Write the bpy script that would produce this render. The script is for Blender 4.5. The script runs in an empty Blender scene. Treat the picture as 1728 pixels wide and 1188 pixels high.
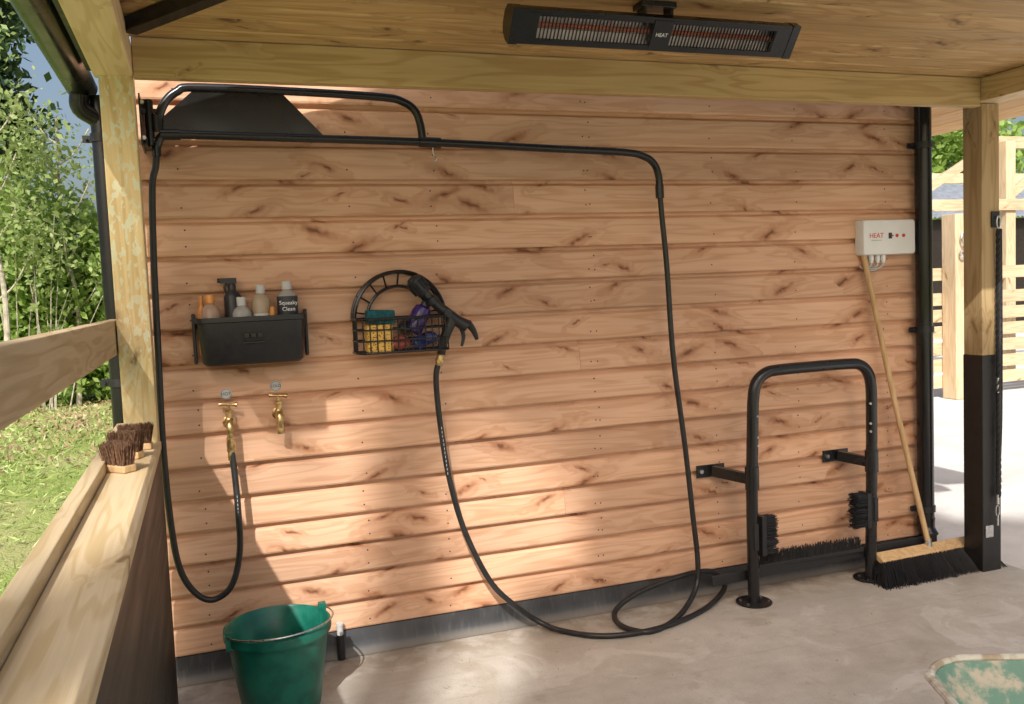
import bpy, math, random
import numpy as np
from mathutils import Vector, Matrix
random.seed(7); rng=np.random.default_rng(7)
scene=bpy.context.scene
V=Vector
# ------------------------------------------------------------------ mesh builder
class M:
    def __init__(s): s.v=[];s.f=[];s.r=[]
    def add(s,vs,fs,r=None):
        o=len(s.v); s.v+= [tuple(p) for p in vs]; s.f+=[tuple(i+o for i in f) for f in fs]
        r=random.random() if r is None else r
        s.r+=[r]*len(fs)
    def box(s,x0,x1,y0,y1,z0,z1,r=None,rot=None,piv=None):
        vs=[V((x,y,z)) for x in(x0,x1) for y in(y0,y1) for z in(z0,z1)]
        if rot is not None:
            pv=V(piv) if piv is not None else V(((x0+x1)/2,(y0+y1)/2,(z0+z1)/2))
            vs=[rot@(p-pv)+pv for p in vs]
        s.add(vs,[(0,1,3,2),(4,6,7,5),(0,4,5,1),(2,3,7,6),(0,2,6,4),(1,5,7,3)],r)
    def beam(s,p0,p1,w,h,r=None,up=(0,0,1)):
        p0=V(p0);p1=V(p1);d=(p1-p0).normalized();a=d.cross(V(up)).normalized();b=a.cross(d)
        vs=[p+a*i*w/2+b*j*h/2 for p in(p0,p1) for i in(-1,1) for j in(-1,1)]
        s.add(vs,[(0,1,3,2),(4,6,7,5),(0,4,5,1),(2,3,7,6),(0,2,6,4),(1,5,7,3)],r)
    def tube(s,pts,rad,seg=12,res=6,smooth=True,cap=True,r=None):
        pts=[V(p) for p in pts]; n=len(pts)
        rads=rad if isinstance(rad,(list,tuple)) else [rad]*n
        P=[];R=[]
        if smooth and n>2:
            for i in range(n-1):
                a=pts[max(i-1,0)];b=pts[i];c=pts[i+1];d=pts[min(i+2,n-1)]
                for k in range(res):
                    t=k/res
                    P.append(0.5*((2*b)+(c-a)*t+(2*a-5*b+4*c-d)*t*t+(3*b-a-3*c+d)*t**3)); R.append(rads[i]*(1-t)+rads[i+1]*t)
            P.append(pts[-1]);R.append(rads[-1])
        else: P=pts;R=rads
        m=len(P); T=[(P[min(i+1,m-1)]-P[max(i-1,0)]).normalized() for i in range(m)]
        up=V((0,0,1)) if abs(T[0].z)<.9 else V((0,1,0))
        nrm=T[0].cross(up).normalized(); vs=[];fs=[]
        for i in range(m):
            nrm=(nrm-T[i]*nrm.dot(T[i])).normalized(); b=T[i].cross(nrm)
            for k in range(seg):
                a=2*math.pi*k/seg; vs.append(P[i]+(nrm*math.cos(a)+b*math.sin(a))*R[i])
        for i in range(m-1):
            for k in range(seg):
                k2=(k+1)%seg; fs.append((i*seg+k,i*seg+k2,(i+1)*seg+k2,(i+1)*seg+k))
        if cap: fs.append(tuple(range(seg))[::-1]); fs.append(tuple((m-1)*seg+k for k in range(seg)))
        s.add(vs,fs,r)
    def cyl(s,p0,p1,r0,r1=None,seg=16,r=None): s.tube([p0,p1],[r0,r0 if r1 is None else r1],seg,1,False,True,r)
    def lathe(s,prof,c,axis=(0,0,1),seg=24,r=None,sx=1,sy=1):
        q=V(axis).to_track_quat('Z','Y') ; c=V(c); vs=[];fs=[]
        for (rad,h) in prof:
            for k in range(seg):
                a=2*math.pi*k/seg; vs.append(c+q@V((rad*math.cos(a)*sx,rad*math.sin(a)*sy,h)))
        for i in range(len(prof)-1):
            for k in range(seg):
                k2=(k+1)%seg; fs.append((i*seg+k,i*seg+k2,(i+1)*seg+k2,(i+1)*seg+k))
        fs.append(tuple(range(seg))[::-1]); fs.append(tuple((len(prof)-1)*seg+k for k in range(seg)))
        s.add(vs,fs,r)
    def prism(s,poly,y0,y1,r=None): # poly in xz, extruded along y
        n=len(poly); vs=[V((p[0],y0,p[1])) for p in poly]+[V((p[0],y1,p[1])) for p in poly]
        fs=[tuple(range(n)),tuple(range(2*n-1,n-1,-1))]+[(i,i+n,(i+1)%n+n,(i+1)%n) for i in range(n)]
        s.add(vs,fs,r)
    def prismx(s,poly,x0,x1,r=None): # poly in yz extruded along x
        n=len(poly); vs=[V((x0,p[0],p[1])) for p in poly]+[V((x1,p[0],p[1])) for p in poly]
        fs=[tuple(range(n)),tuple(range(2*n-1,n-1,-1))]+[(i,i+n,(i+1)%n+n,(i+1)%n) for i in range(n)]
        s.add(vs,fs,r)
    def obj(s,name,mat,parent=None,smooth=False,bevel=0,ang=35,mod=None):
        me=bpy.data.meshes.new(name); me.from_pydata(s.v,[],s.f); me.update()
        at=me.attributes.new('rnd','FLOAT','FACE'); at.data.foreach_set('value',s.r)
        import bmesh
        bm=bmesh.new(); bm.from_mesh(me); bmesh.ops.recalc_face_normals(bm,faces=bm.faces); bm.to_mesh(me); bm.free()
        if smooth:
            me.shade_smooth(); me.set_sharp_from_angle(angle=math.radians(ang))
        o=bpy.data.objects.new(name,me); scene.collection.objects.link(o)
        if mat: me.materials.append(mat)
        if bevel:
            b=o.modifiers.new('bevel','BEVEL'); b.width=bevel; b.segments=2; b.limit_method='ANGLE'; b.angle_limit=math.radians(40)
        if parent: o.parent=parent
        return o
def E(name):
    o=bpy.data.objects.new(name,None); scene.collection.objects.link(o); o.empty_display_size=.1; return o
def text(name,body,loc,size,mat,parent=None,rot=(math.pi/2,0,0),ext=.0006):
    c=bpy.data.curves.new(name,'FONT'); c.body=body; c.size=size; c.extrude=ext; c.align_x='CENTER'; c.align_y='CENTER'
    o=bpy.data.objects.new(name,c); o.location=loc; o.rotation_euler=rot; c.materials.append(mat); scene.collection.objects.link(o)
    if parent: o.parent=parent
    return o
# ------------------------------------------------------------------ materials
class N:
    def __init__(s,name):
        s.m=bpy.data.materials.new(name); s.m.use_nodes=True; s.t=s.m.node_tree; s.b=s.t.nodes['Principled BSDF']; s.out=s.t.nodes['Material Output']
    def n(s,typ,**k):
        x=s.t.nodes.new(typ)
        for a,b in k.items():
            if a.startswith('i_'):
                key=a[2:]; key=int(key) if key.isdigit() else key.replace('_',' ')
                s.set(x.inputs[key],b)
            else: setattr(x,a,b)
        return x
    def set(s,inp,b):
        if hasattr(b,'outputs'): b=b.outputs[0]
        if isinstance(b,bpy.types.NodeSocket): s.t.links.new(b,inp)
        else: inp.default_value=b
    def math(s,op,a,b=0.0,c=0.0,clamp=False):
        x=s.t.nodes.new('ShaderNodeMath'); x.operation=op; x.use_clamp=clamp
        s.set(x.inputs[0],a); s.set(x.inputs[1],b); s.set(x.inputs[2],c); return x.outputs[0]
    def vm(s,op,a,b):
        x=s.t.nodes.new('ShaderNodeVectorMath'); x.operation=op; s.set(x.inputs[0],a); s.set(x.inputs[1],b); return x.outputs[0]
    def ramp(s,fac,stops):
        x=s.t.nodes.new('ShaderNodeValToRGB'); s.set(x.inputs[0],fac); e=x.color_ramp.elements
        while len(e)<len(stops): e.new(.5)
        for q,(p,c) in zip(e,stops): q.position=p; q.color=(*c,1) if len(c)==3 else c
        return x.outputs[0]
    def sm(s,x,a,b,lo=0.,hi=1.):
        q=s.t.nodes.new('ShaderNodeMapRange'); q.interpolation_type='SMOOTHSTEP'; s.set(q.inputs[0],x)
        for i,v in enumerate((a,b,lo,hi)): q.inputs[i+1].default_value=v
        return q.outputs[0]
    def mix(s,f,a,b,bt='MIX'):
        x=s.t.nodes.new('ShaderNodeMix'); x.data_type='RGBA'; x.blend_type=bt
        s.set(x.inputs[0],f); 
        for i,q in((6,a),(7,b)):
            if isinstance(q,tuple) and len(q)==3: q=(*q,1)
            s.set(x.inputs[i],q)
        return x.outputs[2]
    def noise(s,vec,scale,det=4,rough=.55,dist=0):
        x=s.t.nodes.new('ShaderNodeTexNoise'); s.set(x.inputs['Vector'],vec); x.inputs['Scale'].default_value=scale; x.inputs['Detail'].default_value=det; x.inputs['Roughness'].default_value=rough; x.inputs['Distortion'].default_value=dist
        return x.outputs[0]
    def co(s): return s.t.nodes.new('ShaderNodeTexCoord').outputs['Object']
    def fin(s,col,rough=.6,bump=None,bs=.3,bd=.01,metal=0,spec=None):
        if isinstance(col,tuple): col=(*col[:3],1)
        s.set(s.b.inputs['Base Color'],col); s.set(s.b.inputs['Roughness'],rough); s.b.inputs['Metallic'].default_value=metal
        if spec is not None: s.b.inputs['Specular IOR Level'].default_value=spec
        if bump is not None:
            x=s.n('ShaderNodeBump'); x.inputs['Strength'].default_value=bs; x.inputs['Distance'].default_value=bd; s.set(x.inputs['Height'],bump); s.set(s.b.inputs['Normal'],x)
        return s.m
def simple(name,col,rough=.5,metal=0,var=.15,sc=30,bs=.15,spec=None):
    k=N(name); c=k.co(); n=k.noise(c,sc,2)
    f=k.sm(n,.3,.7,1-var,1+var)
    x=k.t.nodes.new('ShaderNodeVectorMath'); x.operation='SCALE'; x.inputs[0].default_value=col; k.set(x.inputs['Scale'],f)
    return k.fin(x.outputs[0],k.sm(n,.3,.7,max(rough-.05,.02),min(rough+.07,1)),n if bs>.12 else None,bs,.002,metal,spec)
def wood(name,light,dark,knot,ax=0,kscale=(2.4,6.5),kden=.45,gstr=1.0,rough=.6,green=None,vary=.25,hs=.55,kr=(.035,.085),core=None):
    k=N(name); c=k.co(); sep=k.n('ShaderNodeSeparateXYZ',i_0=c)
    order=[ax]+[i for i in (2,1,0) if i!=ax]
    at=k.n('ShaderNodeAttribute',attribute_name='rnd'); rn=at.outputs['Fac']
    cb=k.n('ShaderNodeCombineXYZ',i_0=sep.outputs[order[0]],i_1=sep.outputs[order[1]],i_2=sep.outputs[order[2]])
    off=k.n('ShaderNodeCombineXYZ',i_0=k.math('MULTIPLY',rn,37.),i_1=k.math('MULTIPLY',rn,11.3),i_2=k.math('MULTIPLY',rn,5.1))
    p=k.vm('ADD',cb.outputs[0],off.outputs[0])
    s2=k.n('ShaderNodeSeparateXYZ',i_0=p); U,W,Q=s2.outputs
    WQ=k.math('ADD',W,Q); ds=k.math('MULTIPLY',k.math('SUBTRACT',k.noise(p,26,1),.5),.22)
    km=None; halo=None; cr=None
    for sh,seed in((.42,0.),(-.38,17.3)):
        w2=k.math('ADD',WQ,k.math('MULTIPLY',U,sh))
        kv=k.n('ShaderNodeCombineXYZ',i_0=k.math('ADD',k.math('MULTIPLY_ADD',U,kscale[0],seed),ds),i_1=k.math('ADD',k.math('MULTIPLY',w2,kscale[1]),ds))
        vo=k.n('ShaderNodeTexVoronoi',voronoi_dimensions='2D',i_Vector=kv.outputs[0]); vo.inputs['Scale'].default_value=1
        sc=k.n('ShaderNodeSeparateColor',i_0=vo.outputs['Color'])
        keep=k.math('LESS_THAN',sc.outputs[0],kden)
        rad=k.math('MULTIPLY_ADD',sc.outputs[1],kr[1],kr[0])
        q=k.math('DIVIDE',vo.outputs['Distance'],rad)
        a=k.math('MULTIPLY',k.sm(q,.25,1.35,1,0),keep); h=k.math('MULTIPLY',k.sm(q,.5,4.0,1,0),keep)
        km=a if km is None else k.math('MAXIMUM',km,a); halo=h if halo is None else k.math('MAXIMUM',halo,h)
        if core:
            c_=k.math('MULTIPLY',k.sm(q,.15,.5,1,0),keep); cr=c_ if cr is None else k.math('MAXIMUM',cr,c_)
    n1=k.noise(k.vm('MULTIPLY',p,(.9,9.,9.)),1,2,.5,.3)
    cont=k.math('SINE',k.math('ADD',k.math('MULTIPLY',n1,52.),k.math('MULTIPLY',halo,8.)))
    cont=k.sm(cont,-.2,1.,0,1)
    fine=k.noise(k.vm('MULTIPLY',p,(3.,120.,120.)),1,2,.6)
    mid=k.noise(k.vm('MULTIPLY',p,(1.2,14.,14.)),1,2,.6)
    big=k.noise(c,1.1,2,.5)
    g=k.math('ADD',k.math('MULTIPLY',cont,.30*gstr),k.math('ADD',k.math('MULTIPLY',fine,.5),k.math('MULTIPLY',mid,.5)))
    g=k.sm(g,.25,1.0,0,1)
    col=k.mix(g,light,dark)
    col=k.mix(k.math('MULTIPLY',halo,hs),col,tuple(.78*dark[i]+.22*knot[i] for i in range(3)))
    col=k.mix(k.math('MULTIPLY',km,.85),col,knot)
    if core: col=k.mix(k.math('MULTIPLY',cr,.75),col,core)
    if green: col=k.mix(k.math('MULTIPLY',k.sm(k.noise(k.vm('MULTIPLY',c,(1.,1.,.45)),55,2),.53,.58),k.sm(k.noise(c,4,1),.35,.6,.2,.75)),col,green)
    f=k.math('MULTIPLY',k.math('MULTIPLY_ADD',rn,vary,1-vary*.55),k.sm(big,.25,.75,.88,1.1))
    x=k.t.nodes.new('ShaderNodeVectorMath'); x.operation='SCALE'; k.set(x.inputs[0],col); k.set(x.inputs['Scale'],f)
    return k.fin(x.outputs[0],k.sm(mid,.2,.8,rough-.08,rough+.12),fine,.22,.003,0,.35)
m_clad=wood('pine_cladding',(.70,.435,.285),(.53,.285,.160),(.32,.13,.06),0,(2.1,6.6),.50,gstr=.7,vary=.26,kr=(.045,.12),core=(.13,.05,.022),hs=.6)
m_beamx=wood('green_treated_timber_x',(.64,.465,.225),(.47,.31,.12),(.2,.10,.04),0,(2,7),.16)
m_beamy=wood('green_treated_timber_y',(.77,.61,.39),(.60,.44,.23),(.25,.14,.06),1,(2,7),.12)
m_raily=wood('weathered_rail_timber',(.60,.46,.28),(.44,.31,.16),(.22,.12,.05),1,(2,7),.2)
m_post=wood('green_treated_timber_z',(.70,.55,.29),(.53,.38,.17),(.2,.12,.05),2,(2,7),.12,green=(.64,.66,.48))
m_post2=wood('brown_treated_timber_z',(.50,.36,.19),(.35,.23,.10),(.2,.12,.05),2,(2,7),.3)
m_ceil=wood('ceiling_boards',(.58,.395,.18),(.40,.25,.10),(.12,.06,.02),0,(2,7),.38)
m_soff=wood('soffit_boards',(.80,.56,.30),(.68,.44,.2),(.2,.1,.04),1,(2,7),.3)
m_newx=wood('new_timber_x',(.62,.49,.33),(.49,.36,.22),(.2,.12,.05),0,(2,7),.15)
m_newz=wood('new_timber_z',(.62,.49,.33),(.49,.36,.22),(.2,.12,.05),2,(2,7),.15)
m_dark=wood('dark_stained_timber',(.026,.018,.014),(.010,.008,.007),(.008,.006,.004),1,(2,7),.2,rough=.5)
m_handle=wood('broom_handle_wood',(.70,.48,.26),(.55,.35,.16),(.3,.15,.06),2,(2,7),.0)
m_blk=simple('black_powder_coat',(.012,.012,.013),.24,0,.10,5,.0)
m_blkm=simple('black_plastic',(.016,.016,.018),.42,0,.2,50,.15)
m_pipe=simple('black_pvc',(.010,.010,.011),.22,0,.15,5,.05)
m_rub=simple('black_rubber_hose',(.018,.018,.018),.38,0,.25,25,.1)
m_brist=simple('black_bristle',(.015,.015,.017),.6,0,.4,80,.1)
m_brbrown=simple('brown_bristle',(.13,.065,.035),.7,0,.5,120,.1)
m_brass=simple('brass',(.58,.42,.20),.38,1,.4,60,.2)
m_steel=simple('steel',(.62,.62,.62),.3,1,.1,40,.1)
m_green=simple('green_plastic',(.008,.135,.092),.34,0,.22,14,.2)
m_white=simple('white_plastic',(.78,.78,.76),.4,0,.03,10,.03)
m_grey=simple('grey_plastic',(.52,.52,.51),.45,0,.1,10,.03)
m_red=simple('red_print',(.65,.05,.03),.5,bs=0)
m_whitep=simple('white_print',(.8,.8,.8),.5,bs=0)
m_dkp=simple('dark_print',(.03,.03,.035),.5,bs=0)
m_teal=simple('teal_sponge',(.010,.085,.10),.95,0,.35,70,1.)
m_purp=simple('purple_plastic',(.035,.013,.12),.2,0,.1,20,.05)
m_blue=simple('blue_plastic',(.02,.03,.13),.35)
m_redb=simple('red_brown_plastic',(.25,.05,.03),.4)
m_amber=simple('amber_cap',(.60,.24,.05),.35)
m_blkpaint=simple('black_painted_timber',(.014,.013,.013),.45,0,.3,25,.4)
k=N('yellow_sponge'); c=k.co(); vo=k.n('ShaderNodeTexVoronoi',i_Vector=c); vo.inputs['Scale'].default_value=110; n=k.sm(vo.outputs['Distance'],.15,.45)
m_yel=k.fin(k.mix(n,(.30,.15,.03),(.85,.52,.13)),.95,n,.8,.004)
k=N('plinth_membrane'); c=k.co(); n=k.noise(c,2.2,3,.6); n2=k.noise(k.vm('MULTIPLY',c,(10.,1.,2.)),6,2)
col=k.mix(k.sm(n,.35,.7),(.032,.034,.038),(.085,.089,.097)); col=k.mix(k.sm(n2,.5,.75,0,.18),col,(.22,.20,.17))
sz=k.n('ShaderNodeSeparateXYZ',i_0=c); col=k.mix(k.sm(sz.outputs[2],.04,.0,0,.55),col,(.32,.28,.23)); m_plinth=k.fin(col,.55,n,.3,.004)
def glass(name,col,rough=.12):
    k=N(name); k.b.inputs['Transmission Weight'].default_value=.6; k.b.inputs['IOR'].default_value=1.35
    return k.fin(k.mix(k.noise(k.co(),25,1),col,tuple(c*.85 for c in col)),rough)
m_clear=glass('clear_bottle',(.80,.78,.72)); m_clear2=glass('clear_gel_bottle',(.78,.66,.48))
m_amberb=glass('amber_liquid_bottle',(.80,.58,.44))
# concrete
k=N('concrete'); c=k.co()
n1=k.noise(c,1.3,4,.6,.4); n2=k.noise(c,9,4,.6); n3=k.noise(c,110,2,.6); n4=k.noise(k.vm('ADD',c,(5.,3.,0.)),2.6,4,.65,.8)
col=k.ramp(n1,[(.3,(.40,.36,.30)),(.5,(.51,.475,.415)),(.72,(.62,.585,.53))])
col=k.mix(k.sm(n4,.55,.62,0,.55),col,(.74,.715,.665))
col=k.mix(k.sm(n4,.33,.43,.55,0),col,(.35,.28,.205))
col=k.mix(.4,col,k.ramp(n2,[(.3,(.40,.36,.305)),(.7,(.63,.59,.535))]),'MIX')
col=k.mix(k.sm(n3,.60,.70,0,.4),col,(.26,.22,.17))
st=k.noise(k.vm('MULTIPLY',c,(1.2,22.,1.)),1.4,3,.6,.6); col=k.mix(k.sm(st,.58,.70,0,.22),col,(.30,.24,.18))
sx=k.n('ShaderNodeSeparateXYZ',i_0=c); dirt=k.math('MULTIPLY',k.sm(sx.outputs[1],-.50,-.02,0,1),k.sm(n2,.35,.6,.2,.85))
col=k.mix(dirt,col,(.27,.215,.155))
m_conc=k.fin(col,.85,k.math('ADD',k.math('MULTIPLY',n2,.7),k.math('MULTIPLY',n3,.3)),.45,.012,0,.3)
k=N('lawn_grass'); c=k.co()
col=k.ramp(k.noise(c,.9,5,.65),[(.3,(.22,.32,.07)),(.48,(.34,.42,.13)),(.6,(.48,.45,.22)),(.8,(.58,.50,.34))])
col=k.mix(k.math('MULTIPLY',k.noise(c,40,3),.5),col,(.24,.32,.08)); m_lawn=k.fin(col,.95,k.noise(c,60,3),.8,.03,0,.1)
k=N('gravel_yard'); c=k.co()
col=k.ramp(k.noise(c,2,4,.6),[(.3,(.60,.57,.53)),(.7,(.78,.76,.72))]); m_yard=k.fin(col,.95,k.noise(c,50,2),.4,.01)
def leafmat(name,a,b,tr=.35):
    k=N(name); at=k.n('ShaderNodeAttribute',attribute_name='rnd')
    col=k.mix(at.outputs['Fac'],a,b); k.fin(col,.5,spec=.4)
    if tr:
        t=k.n('ShaderNodeBsdfTranslucent',i_0=k.mix(.5,col,tuple(min(1,x*1.6) for x in b))); ms=k.n('ShaderNodeMixShader',i_0=tr,i_1=k.b,i_2=t)
        k.t.links.new(ms.outputs[0],k.out.inputs[0])
    return k.m
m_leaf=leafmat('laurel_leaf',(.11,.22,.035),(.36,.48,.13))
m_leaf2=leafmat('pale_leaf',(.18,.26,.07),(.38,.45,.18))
m_conif=leafmat('conifer_leaf',(.025,.06,.02),(.08,.14,.05),0)
m_dried=leafmat('dry_leaf',(.24,.16,.09),(.46,.34,.21),0)
m_straw=leafmat('straw_bits',(.45,.33,.15),(.25,.15,.07),0)
m_dapple=leafmat('shade_tree_leaf',(.05,.09,.02),(.10,.16,.04),0)  # leaves of the unseen trees added to shade the wall
m_bark=simple('pale_bark',(.38,.34,.27),.9,0,.3,12,.6)
m_corr=simple('corrugated_sheet',(.26,.29,.33),.5,.3,.15,6,.1)
# ------------------------------------------------------------------ foliage
def leaves(name,blobs,n,size,mat,parent,asp=.55,clump=.0):
    B=np.array(blobs,float); vol=B[:,3]*B[:,4]*B[:,5]; idx=rng.choice(len(B),n,p=vol**.7/np.sum(vol**.7))
    d=rng.normal(size=(n,3)); d/=np.linalg.norm(d,axis=1)[:,None]; rr=rng.random(n)**(1/2.2)
    rr*=1+.12*np.sin(d[:,0]*7+d[:,2]*9+idx)
    P=B[idx,:3]+d*rr[:,None]*B[idx,3:6]
    if clump>0:
        cn=max(8,n//40); ci=rng.integers(0,n,cn); Cn=P[ci]; pick=rng.integers(0,cn,n); P=Cn[pick]+rng.normal(size=(n,3))*clump
        rr=rr[ci][pick]
    a=rng.normal(size=(n,3)); a/=np.linalg.norm(a,axis=1)[:,None]; b=np.cross(a,rng.normal(size=(n,3))); b/=np.linalg.norm(b,axis=1)[:,None]
    s=size*(.6+.8*rng.random(n))[:,None]
    Q=np.empty((n,4,3)); Q[:,0]=P-a*s;Q[:,1]=P+b*s*asp;Q[:,2]=P+a*s;Q[:,3]=P-b*s*asp
    Q[:,:,2]=np.maximum(Q[:,:,2],.003)
    me=bpy.data.meshes.new(name); me.vertices.add(4*n); me.vertices.foreach_set('co',Q.reshape(-1))
    me.loops.add(4*n); me.loops.foreach_set('vertex_index',np.arange(4*n)); me.polygons.add(n); me.polygons.foreach_set('loop_start',np.arange(0,4*n,4)); me.polygons.foreach_set('loop_total',np.full(n,4)); me.update()
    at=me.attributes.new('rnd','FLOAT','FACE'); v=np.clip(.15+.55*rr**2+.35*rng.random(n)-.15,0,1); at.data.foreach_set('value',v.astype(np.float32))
    me.materials.append(mat); o=bpy.data.objects.new(name,me); scene.collection.objects.link(o); o.parent=parent; return o
def tree(name,x,y,h,cr,mat,n=9000,size=.07,trunk=.12,cz=.62,rz=.42,clump=.18,nb=9,bm=None):
    e=E(name); m=M()
    pts=[(x,y,-.1),(x+.1,y,h*.3),(x-.05,y+.1,h*.6),(x,y,h*.93)]; m.tube(pts,[trunk,trunk*.8,trunk*.5,.02],10,5)
    bl=[]
    for i in range(nb):
        a=i*2.4; t=.3+.6*i/nb; L=cr*(.9-.5*abs(t-.5)); px,py,pz=x+math.cos(a)*L*.75,y+math.sin(a)*L*.75,h*(t+.12)
        m.tube([(x,y,h*t),( (x+px)/2,(y+py)/2,h*(t+.04)),(px,py,pz)],[trunk*.4,trunk*.25,.012],7,4)
        bl.append((px,py,pz,cr*.5,cr*.5,h*rz*.38))
    bl.append((x,y,h*cz,cr*.7,cr*.7,h*rz))
    m.obj('trunk',bm or m_bark,e,True); leaves('crown',bl,n,size,mat,e,clump=clump); return e
# ================================================================== GROUND
m=M(); m.add([(-300,-300,-.02),(300,-300,-.02),(300,300,-.02),(-300,300,-.02)],[(0,1,2,3)]); m.obj('lawn',m_lawn)
m=M(); m.box(-.345,3.9,-7,.0,-.12,0); m.obj('concrete_floor',m_conc,bevel=.004)
m=M(); m.box(3.9,24,-12,14,-.12,-.004); m.box(-.345,3.9,-12,-7.002,-.12,-.004); m.obj('concrete_yard',m_yard)
e=E('grass')
leaves('blades',[(-2.2,6,.0,1.9,6.5,.05)],9000,.045,leafmat('grass_blade',(.22,.33,.07),(.50,.53,.24),0),e,.15)
leaves('fallen_leaves',[(-1.8,9,.02,1.6,4,.04)],1300,.03,m_dried,e,.6)
e=E('straw'); leaves('bits',[(2.4,-.35,.0,1.3,.32,.004),(.9,-.35,.0,1.1,.35,.004),(2.2,-1.3,0,1.6,.9,.003)],260,.011,m_straw,e,.16)
# ================================================================== STABLE BUILDING
bld=E('stable_building')
X0,X1=-.265,3.69
m=M(); nl=M(); z=.112; nb=17
for i in range(nb):
    h=.122+(.158-.122)*i/(nb-1); z1=z+h
    cuts=[X0]+([random.uniform(.6,3.)] if i in(3,8,13) else [])+[X1]
    for j in range(len(cuts)-1):
        a=cuts[j]+(.0012 if j else 0); b=cuts[j+1]
        m.prismx([(0,z+.006),(-.020,z+.004),(-.0265,z+.006),(-.0295,z+.013),(-.0275,z+h*.4),(-.020,z1-.024),(-.014,z1-.018),(-.002,z1-.010),(-.002,z1+.006),(0,z1+.006)],a,b)
    for xx in (-.04,.62,.98,1.70,1.72,2.36,2.84,3.4):
        nx=xx+random.uniform(-.012,.012)
        for q in((.3,) if random.random()<.6 else (.28,.72)):
            yy=-.0280 if q<.5 else -.0225
            nl.cyl((nx,yy+.004,z+h*q),(nx,yy-.0008,z+h*q),.0036,seg=8)
    z=z1
ZT=z
m.obj('wall_cladding',m_clad,bld); nl.obj('nail_heads',m_dkp,bld)
m=M(); m.prismx([(0,0),(-.055,.003),(-.036,.012),(-.022,.03),(-.018,.06),(-.020,.1115),(0,.1115)],X0+.02,3.66); m.prismx([(0,.0),(-.026,.0),(-.022,.108),(0,.108)],X0,X0+.02); m.obj('plinth',m_plinth,bld,True)
m=M(); m.box(X0+.01,X1-.01,.003,9,0,ZT+.0); m.obj('wall_core',m_dark,bld)
m=M(); m.box(X1-.005,X1+.022,-.012,.045,.05,ZT); m.obj('corner_trim',m_blkpaint,bld,bevel=.003)
m=M()
for i in range(17): 
    m.box(X1-.008,X1+.008,.046,9,.11+i*.139,.11+i*.139+.134)
m.obj('side_cladding',m_clad,bld,bevel=.003)
m=M(); m.add([(X0-.12,.02,ZT-.03),(X1+.02,.02,ZT-.03),(X1+.02,4.5,ZT+1.3),(X0-.12,4.5,ZT+1.3),(X0-.12,.02,ZT+.03),(X1+.02,.02,ZT+.03),(X1+.02,4.5,ZT+1.36),(X0-.12,4.5,ZT+1.36)],[(0,1,2,3),(4,5,6,7),(0,1,5,4),(1,2,6,5),(2,3,7,6),(3,0,4,7)]); m.obj('roof',m_corr,bld)
def pipe(name,x,y,z0,z1,r,shoe=(0,-1)):
    e=E(name); m=M(); m.cyl((x,y,z0+.06),(x,y,z1),r,seg=24)
    m.tube([(x,y,z0+.1),(x,y,z0+.04),(x+shoe[0]*.03,y+shoe[1]*.03,z0)],r*1.08,20,5)
    m.obj('pipe',m_pipe,e,True)
    c=M()
    for zz in (.28,1.24,2.2):
        c.cyl((x,y,zz-.016),(x,y,zz+.016),r+.006,seg=24); c.box(x-r-.035,x+r+.01,y+.5*r,y+.5*r+.008,zz-.014,zz+.014); c.cyl((x-r-.02,y,zz),(x-r-.02,y+r+.0,zz),.006,seg=8)
    c.obj('clips',m_blkm,e,True); return e
pipe('downpipe',3.605,-.08,.13,2.44,.042)
pipe('downpipe',-.318,.06,.0,2.36,.040)
# ================================================================== TIMBER SHELTER
sh=E('timber_shelter')
m=M(); m.box(-.283,-.172,-.37,-.255,0,2.40); m.obj('near_post',m_post,sh,bevel=.004)
m=M(); m.box(3.69,3.805,-.37,-.255,1.11,2.36); m.obj('far_post',m_post2,sh,bevel=.004)
m=M(); m.box(3.687,3.808,-.373,-.252,0,1.112); m.obj('post_black_base',m_blkpaint,sh,bevel=.004)
m=M(); m.box(-.168,3.655,-.40,-.345,2.337,2.474,.2); m.obj('front_beam',m_beamx,sh,bevel=.004)
m=M(); m.box(-.30,-.170,-1.46,-.32,2.345,2.46); m.box(3.657,3.80,-1.46,-.25,2.362,2.475); m.obj('side_plates',m_beamy,sh,bevel=.005)
m=M(); y=-.375
while y>-1.42:
    zz=2.4765
    m.prismx([(y-.001,zz+.006),(y-.012,zz),(y-.125,zz),(y-.1355,zz+.008),(y-.1355,zz+.018),(y-.001,zz+.018)],-.19,3.75); y-=.1365
m.obj('ceiling_boards',m_ceil,sh)
m=M(); m.beam((-.16,-.60,2.450),(.30,-1.30,2.450),.05,.045); m.obj('corner_brace',m_dark,sh)
m=M()
def slab(xa,za,xb,zb,y0,y1,t): m.add([(xa,y0,za),(xb,y0,zb),(xb,y1,zb),(xa,y1,za),(xa,y0,za+t),(xb,y0,zb+t),(xb,y1,zb+t),(xa,y1,za+t)],[(0,3,2,1),(4,5,6,7),(0,1,5,4),(1,2,6,5),(2,3,7,6),(3,0,4,7)])
slab(-.40,2.500,3.85,3.90,-1.46,-.47,.012)  # unseen roof; pitch and back edge shaped to cut the wall's sun triangle
m.obj('roof_sheet',m_corr,sh)
m=M(); m.prism([(-.15,2.498),(3.75,2.498),(3.75,3.85),(-.15,2.56)],-.495,-.475); m.box(3.75,3.77,-1.45,-.475,2.5,3.85); m.obj('infill_boards',m_dark,sh)
m=M()
for i in range(4):
    xa=3.815+i*.122; za=2.50-i*.033
    m.add([(xa,-1.44,za),(xa+.12,-1.44,za-.032),(xa+.12,3.,za-.032),(xa,3.,za),(xa,-1.44,za+.02),(xa+.12,-1.44,za-.012),(xa+.12,3.,za-.012),(xa,3.,za+.02)],[(0,3,2,1),(4,5,6,7),(0,1,5,4),(1,2,6,5),(2,3,7,6),(3,0,4,7)])
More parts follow.
